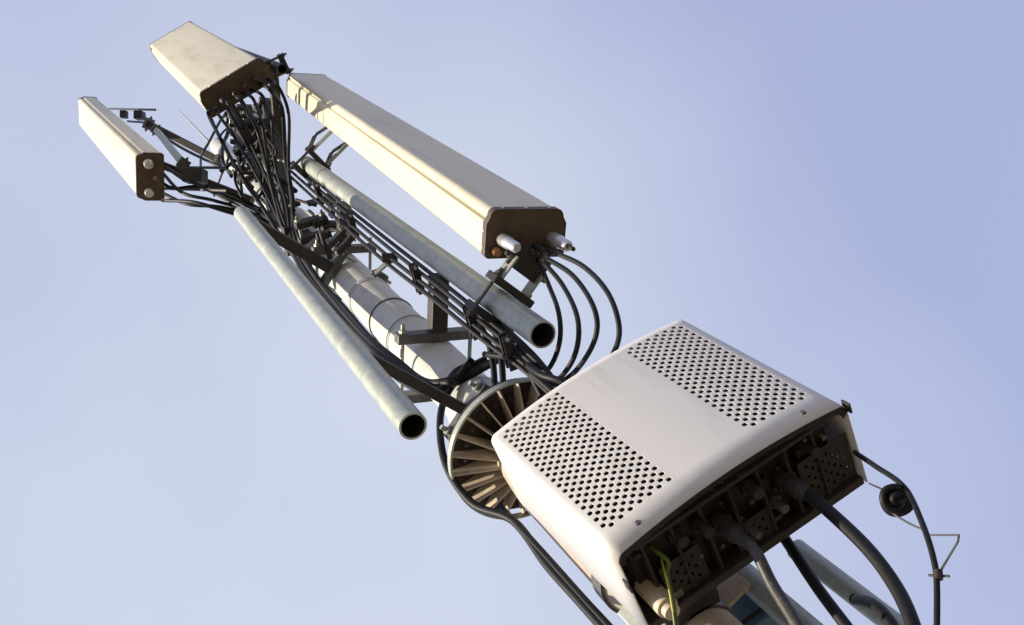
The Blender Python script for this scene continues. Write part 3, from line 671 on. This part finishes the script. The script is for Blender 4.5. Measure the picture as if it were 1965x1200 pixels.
for i in range(26):
    x_, y_ = rs.uniform(-.2, .2), rs.uniform(-.06, .07); z_ = rs.choice((0.034, 0.034, 0.02)); bm = bmesh.new(); p = Q(x_, y_, z_)
    if i % 3: a_rod(bm, p+Vector((0, 0, .01)), p-Vector((0, 0, rs.uniform(.003, .012))), rs.uniform(.003, .006), n=6); mobj('screw', bm, M[rs.choice(('silver', 'steel', 'steel'))], unit, 30)
    else: a_box(bm, p, (rs.uniform(.012, .035), rs.uniform(.008, .02), rs.uniform(.01, .03)), RQ); mobj('cover_cap', bm, M[rs.choice(('dark', 'steel', 'body'))], unit, 0, 0.001)
# edge tabs at the two lower corners
for s in (1, -1):
    bm = bmesh.new(); a_box(bm, Q(s*0.2355, -0.075 if s > 0 else -0.02, 0.0), (0.004, 0.02, 0.02), RQ); mobj('tab', bm, M['dark'], unit, 0, 0.001)
# rear bracket to the mast
bk = thing('unit_bracket', 'dark steel bracket holding the perforated radio unit to the mast', 'bracket', Q(-0.06, 0.12, 0.1))
for z in (0.10, 0.33):
    bm = bmesh.new(); c = Q(-0.10, 0.094, z); d = Vector((PX, PY, c.z))-c; d.z = 0; Ln = d.length; d.normalize()
    a_bar(bm, c, c+d*(Ln-0.060), 0.09, 0.04); mobj('spacer', bm, M['dark'], bk, 0, 0.002)
    rb = 0.0905 if c.z > 1.5 else 0.0625
    bm = bmesh.new(); a_lathe(bm, PX, PY, [(rb, c.z-0.02), (rb+0.006, c.z-0.02), (rb+0.006, c.z+0.02), (rb, c.z+0.02)], 64, closed=True); mobj('band', bm, M['steel'], bk, 30)

# cables out of the unit
def P3(px, py, y): return at(px, py, y)
cable('grey brown cable leaving the left gland of the radio unit', [g1+Vector((0, 0, 0.02)), g1-Vector((0, 0, 0.03)), P3(1482, 1122, g1.y+0.015), P3(1530, 1200, g1.y+0.02), P3(1580, 1290, g1.y+0.02)], 0.0095, 'grey_cable', group='thick cables under the radio unit', n=16)
cable('thick black cable curving right from the right gland of the radio unit', [g2+Vector((0, 0, 0.02)), g2-Vector((0, 0, 0.03)), P3(1660, 1048, g2.y-0.01), P3(1718, 1125, g2.y-0.02), P3(1752, 1200, g2.y-0.03), P3(1770, 1280, g2.y-0.03)], 0.0105, 'cable', group='thick cables under the radio unit', n=16)
C('black cable passing behind the thick ones to the frame bottom', [(1490, 1010, 1.42), (1520, 1055, 1.42), (1570, 1130, 1.42), (1630, 1210, 1.42), (1680, 1280, 1.42)], 0.010, group='thick cables under the radio unit')
C('short black cable end at the bottom edge below the right pipe', [(1640, 1150, 1.5), (1675, 1160, 1.45), (1705, 1190, 1.42), (1740, 1250, 1.42)], 0.010, group='thick cables under the radio unit')
cable('green and yellow earth wire under the left half of the radio unit', [Q(-0.165, -0.03, 0.03), Q(-0.158, -0.015, 0.0), P3(1280, 1105, 1.19), P3(1290, 1150, 1.2), P3(1298, 1210, 1.22)], 0.004, 'green', cat='wire', group=None)
C('yellow striped wire lying against the green earth wire', [(1268, 1068, 1.185), (1276, 1100, 1.185), (1284, 1130, 1.19), (1292, 1175, 1.2)], 0.002, 'yellow', cat='wire', group=None)

# ------------------------------------------------------------------ thin cable with ball and wire ties at right
C('thin black cable curving down at far right past the black coil', [(1640, 868, 1.33), (1680, 895, 1.3), (1735, 935, 1.27), (1770, 1005, 1.25), (1792, 1075, 1.24), (1798, 1130, 1.24), (1797, 1260, 1.24)], 0.0042)
bt = thing('cable_coil', 'round black coil hanging against the sky right of the radio unit', 'cable coil', at(1722, 960, 1.27)); c = at(1722, 960, 1.27)
vd = c.normalized(); ca, cb = frame(vd)
bm = bmesh.new()
for j, (rr, off) in enumerate(((0.0155, 0), (0.017, 0.008), (0.0165, -0.008), (0.009, 0.0), (0.011, 0.008), (0.006, -0.008), (0.013, -0.003))):
    tl = Vector((random.uniform(-.25, .25), random.uniform(-.25, .25), 0)); ph = random.uniform(0, 6)
    a_tube(bm, [c+vd*(off+0.004*math.sin(2*PI*i/24+ph))+(ca*math.cos(2*PI*i/24)*rr*(1+.10*math.sin(4*PI*i/24+ph))+cb*math.sin(2*PI*i/24)*rr*1.12)+ca*tl.x*0.01+cb*tl.y*0.01 for i in range(25)], 0.0056, 8, 2)
mobj('coil_windings', bm, M['cable'], bt, 60)
bm = bmesh.new(); a_rod(bm, c-vd*0.010, c+vd*0.012, 0.014, n=20); mobj('coil_core', bm, M['dark'], bt, 40, 0.002)
def wire(label, pts): return C(label, pts, 0.0016, 'steel', cat='wire', group='thin wires at the right')
wire('thin wire from the radio unit corner to the black coil', [(1668, 928, 1.31), (1700, 942, 1.29)])
wire('thin wire from under the black coil to the thin cable', [(1712, 985, 1.27), (1745, 1005, 1.26), (1780, 1020, 1.245)])
w_ = thing('wire_tie', 'thin wire bent into a triangle on the thin far right cable', 'wire tie', at(1800, 1060, 1.24), 'thin wires at the right')
bm = bmesh.new()
P = [at(1786, 1027, 1.24), at(1840, 1027, 1.23), at(1838, 1040, 1.23), at(1801, 1102, 1.24)]
for p, q in zip(P, P[1:]): a_rod(bm, p, q, 0.0016, n=6)
mobj('triangle_wire', bm, M['steel'], w_, 40)
bm = bmesh.new(); a_rod(bm, at(1782, 1104, 1.24), at(1822, 1106, 1.24), 0.0018, n=6); a_rod(bm, at(1800, 1095, 1.239), at(1801, 1112, 1.239), 0.006, n=10); mobj('knot', bm, M['dark'], w_, 40)

# ------------------------------------------------------------------ lower structure under the unit
def ray_pipe(label, px, py, y, r, z1, m='galv', **k):
    p = at(px, py, y); return hollow_pipe(label, p.x, p.y, r, GZ if False else p.z-1.6, z1, m, **k)
ray_pipe('pale galvanised pipe lowest right, seen between the cables under the radio unit', 1640, 1140, 1.62, 0.021, at(1530, 1050, 1.62).z)
ray_pipe('thick galvanised pipe under the middle of the radio unit', 1490, 1158, 1.55, 0.026, at(1420, 1070, 1.55).z)
t = thing('bracket_box', 'box shaped bracket with bluish shade in its colour, tucked below the middle of the radio unit', 'equipment box', at(1430, 1190, 1.6)); c = at(1425, 1190, 1.62)
bm = bmesh.new(); a_box(bm, c, (0.10, 0.12, 0.16), RQ); mobj('box_case', bm, M['blue'], t, 0, 0.006)  # bracket built as a box, coloured as it looks in blue shade
bm = bmesh.new(); a_box(bm, c+Vector((0, 0, -0.06)), (0.11, 0.13, 0.006), RQ); mobj('box_lid', bm, M['dark'], t, 0, 0.002)
t = thing('support_plate', 'pale steel angle plates directly below the left half of the radio unit', 'support plate', at(1370, 1150, 1.5))
bm = bmesh.new(); a_bar(bm, at(1335, 1200, 1.48), at(1425, 1110, 1.52), 0.012, 0.05); mobj('angle_plate', bm, M['tan'], t, 0, 0.002)
bm = bmesh.new(); a_bar(bm, at(1352, 1150, 1.46), at(1390, 1215, 1.46), 0.03, 0.012); mobj('upright_plate', bm, M['galv'], t, 0, 0.002)
bm = bmesh.new(); a_bar(bm, at(1205, 1160, 1.36), at(1270, 1225, 1.36), 0.05, 0.02); mobj('side_plate', bm, M['galv'], t, 0, 0.002)
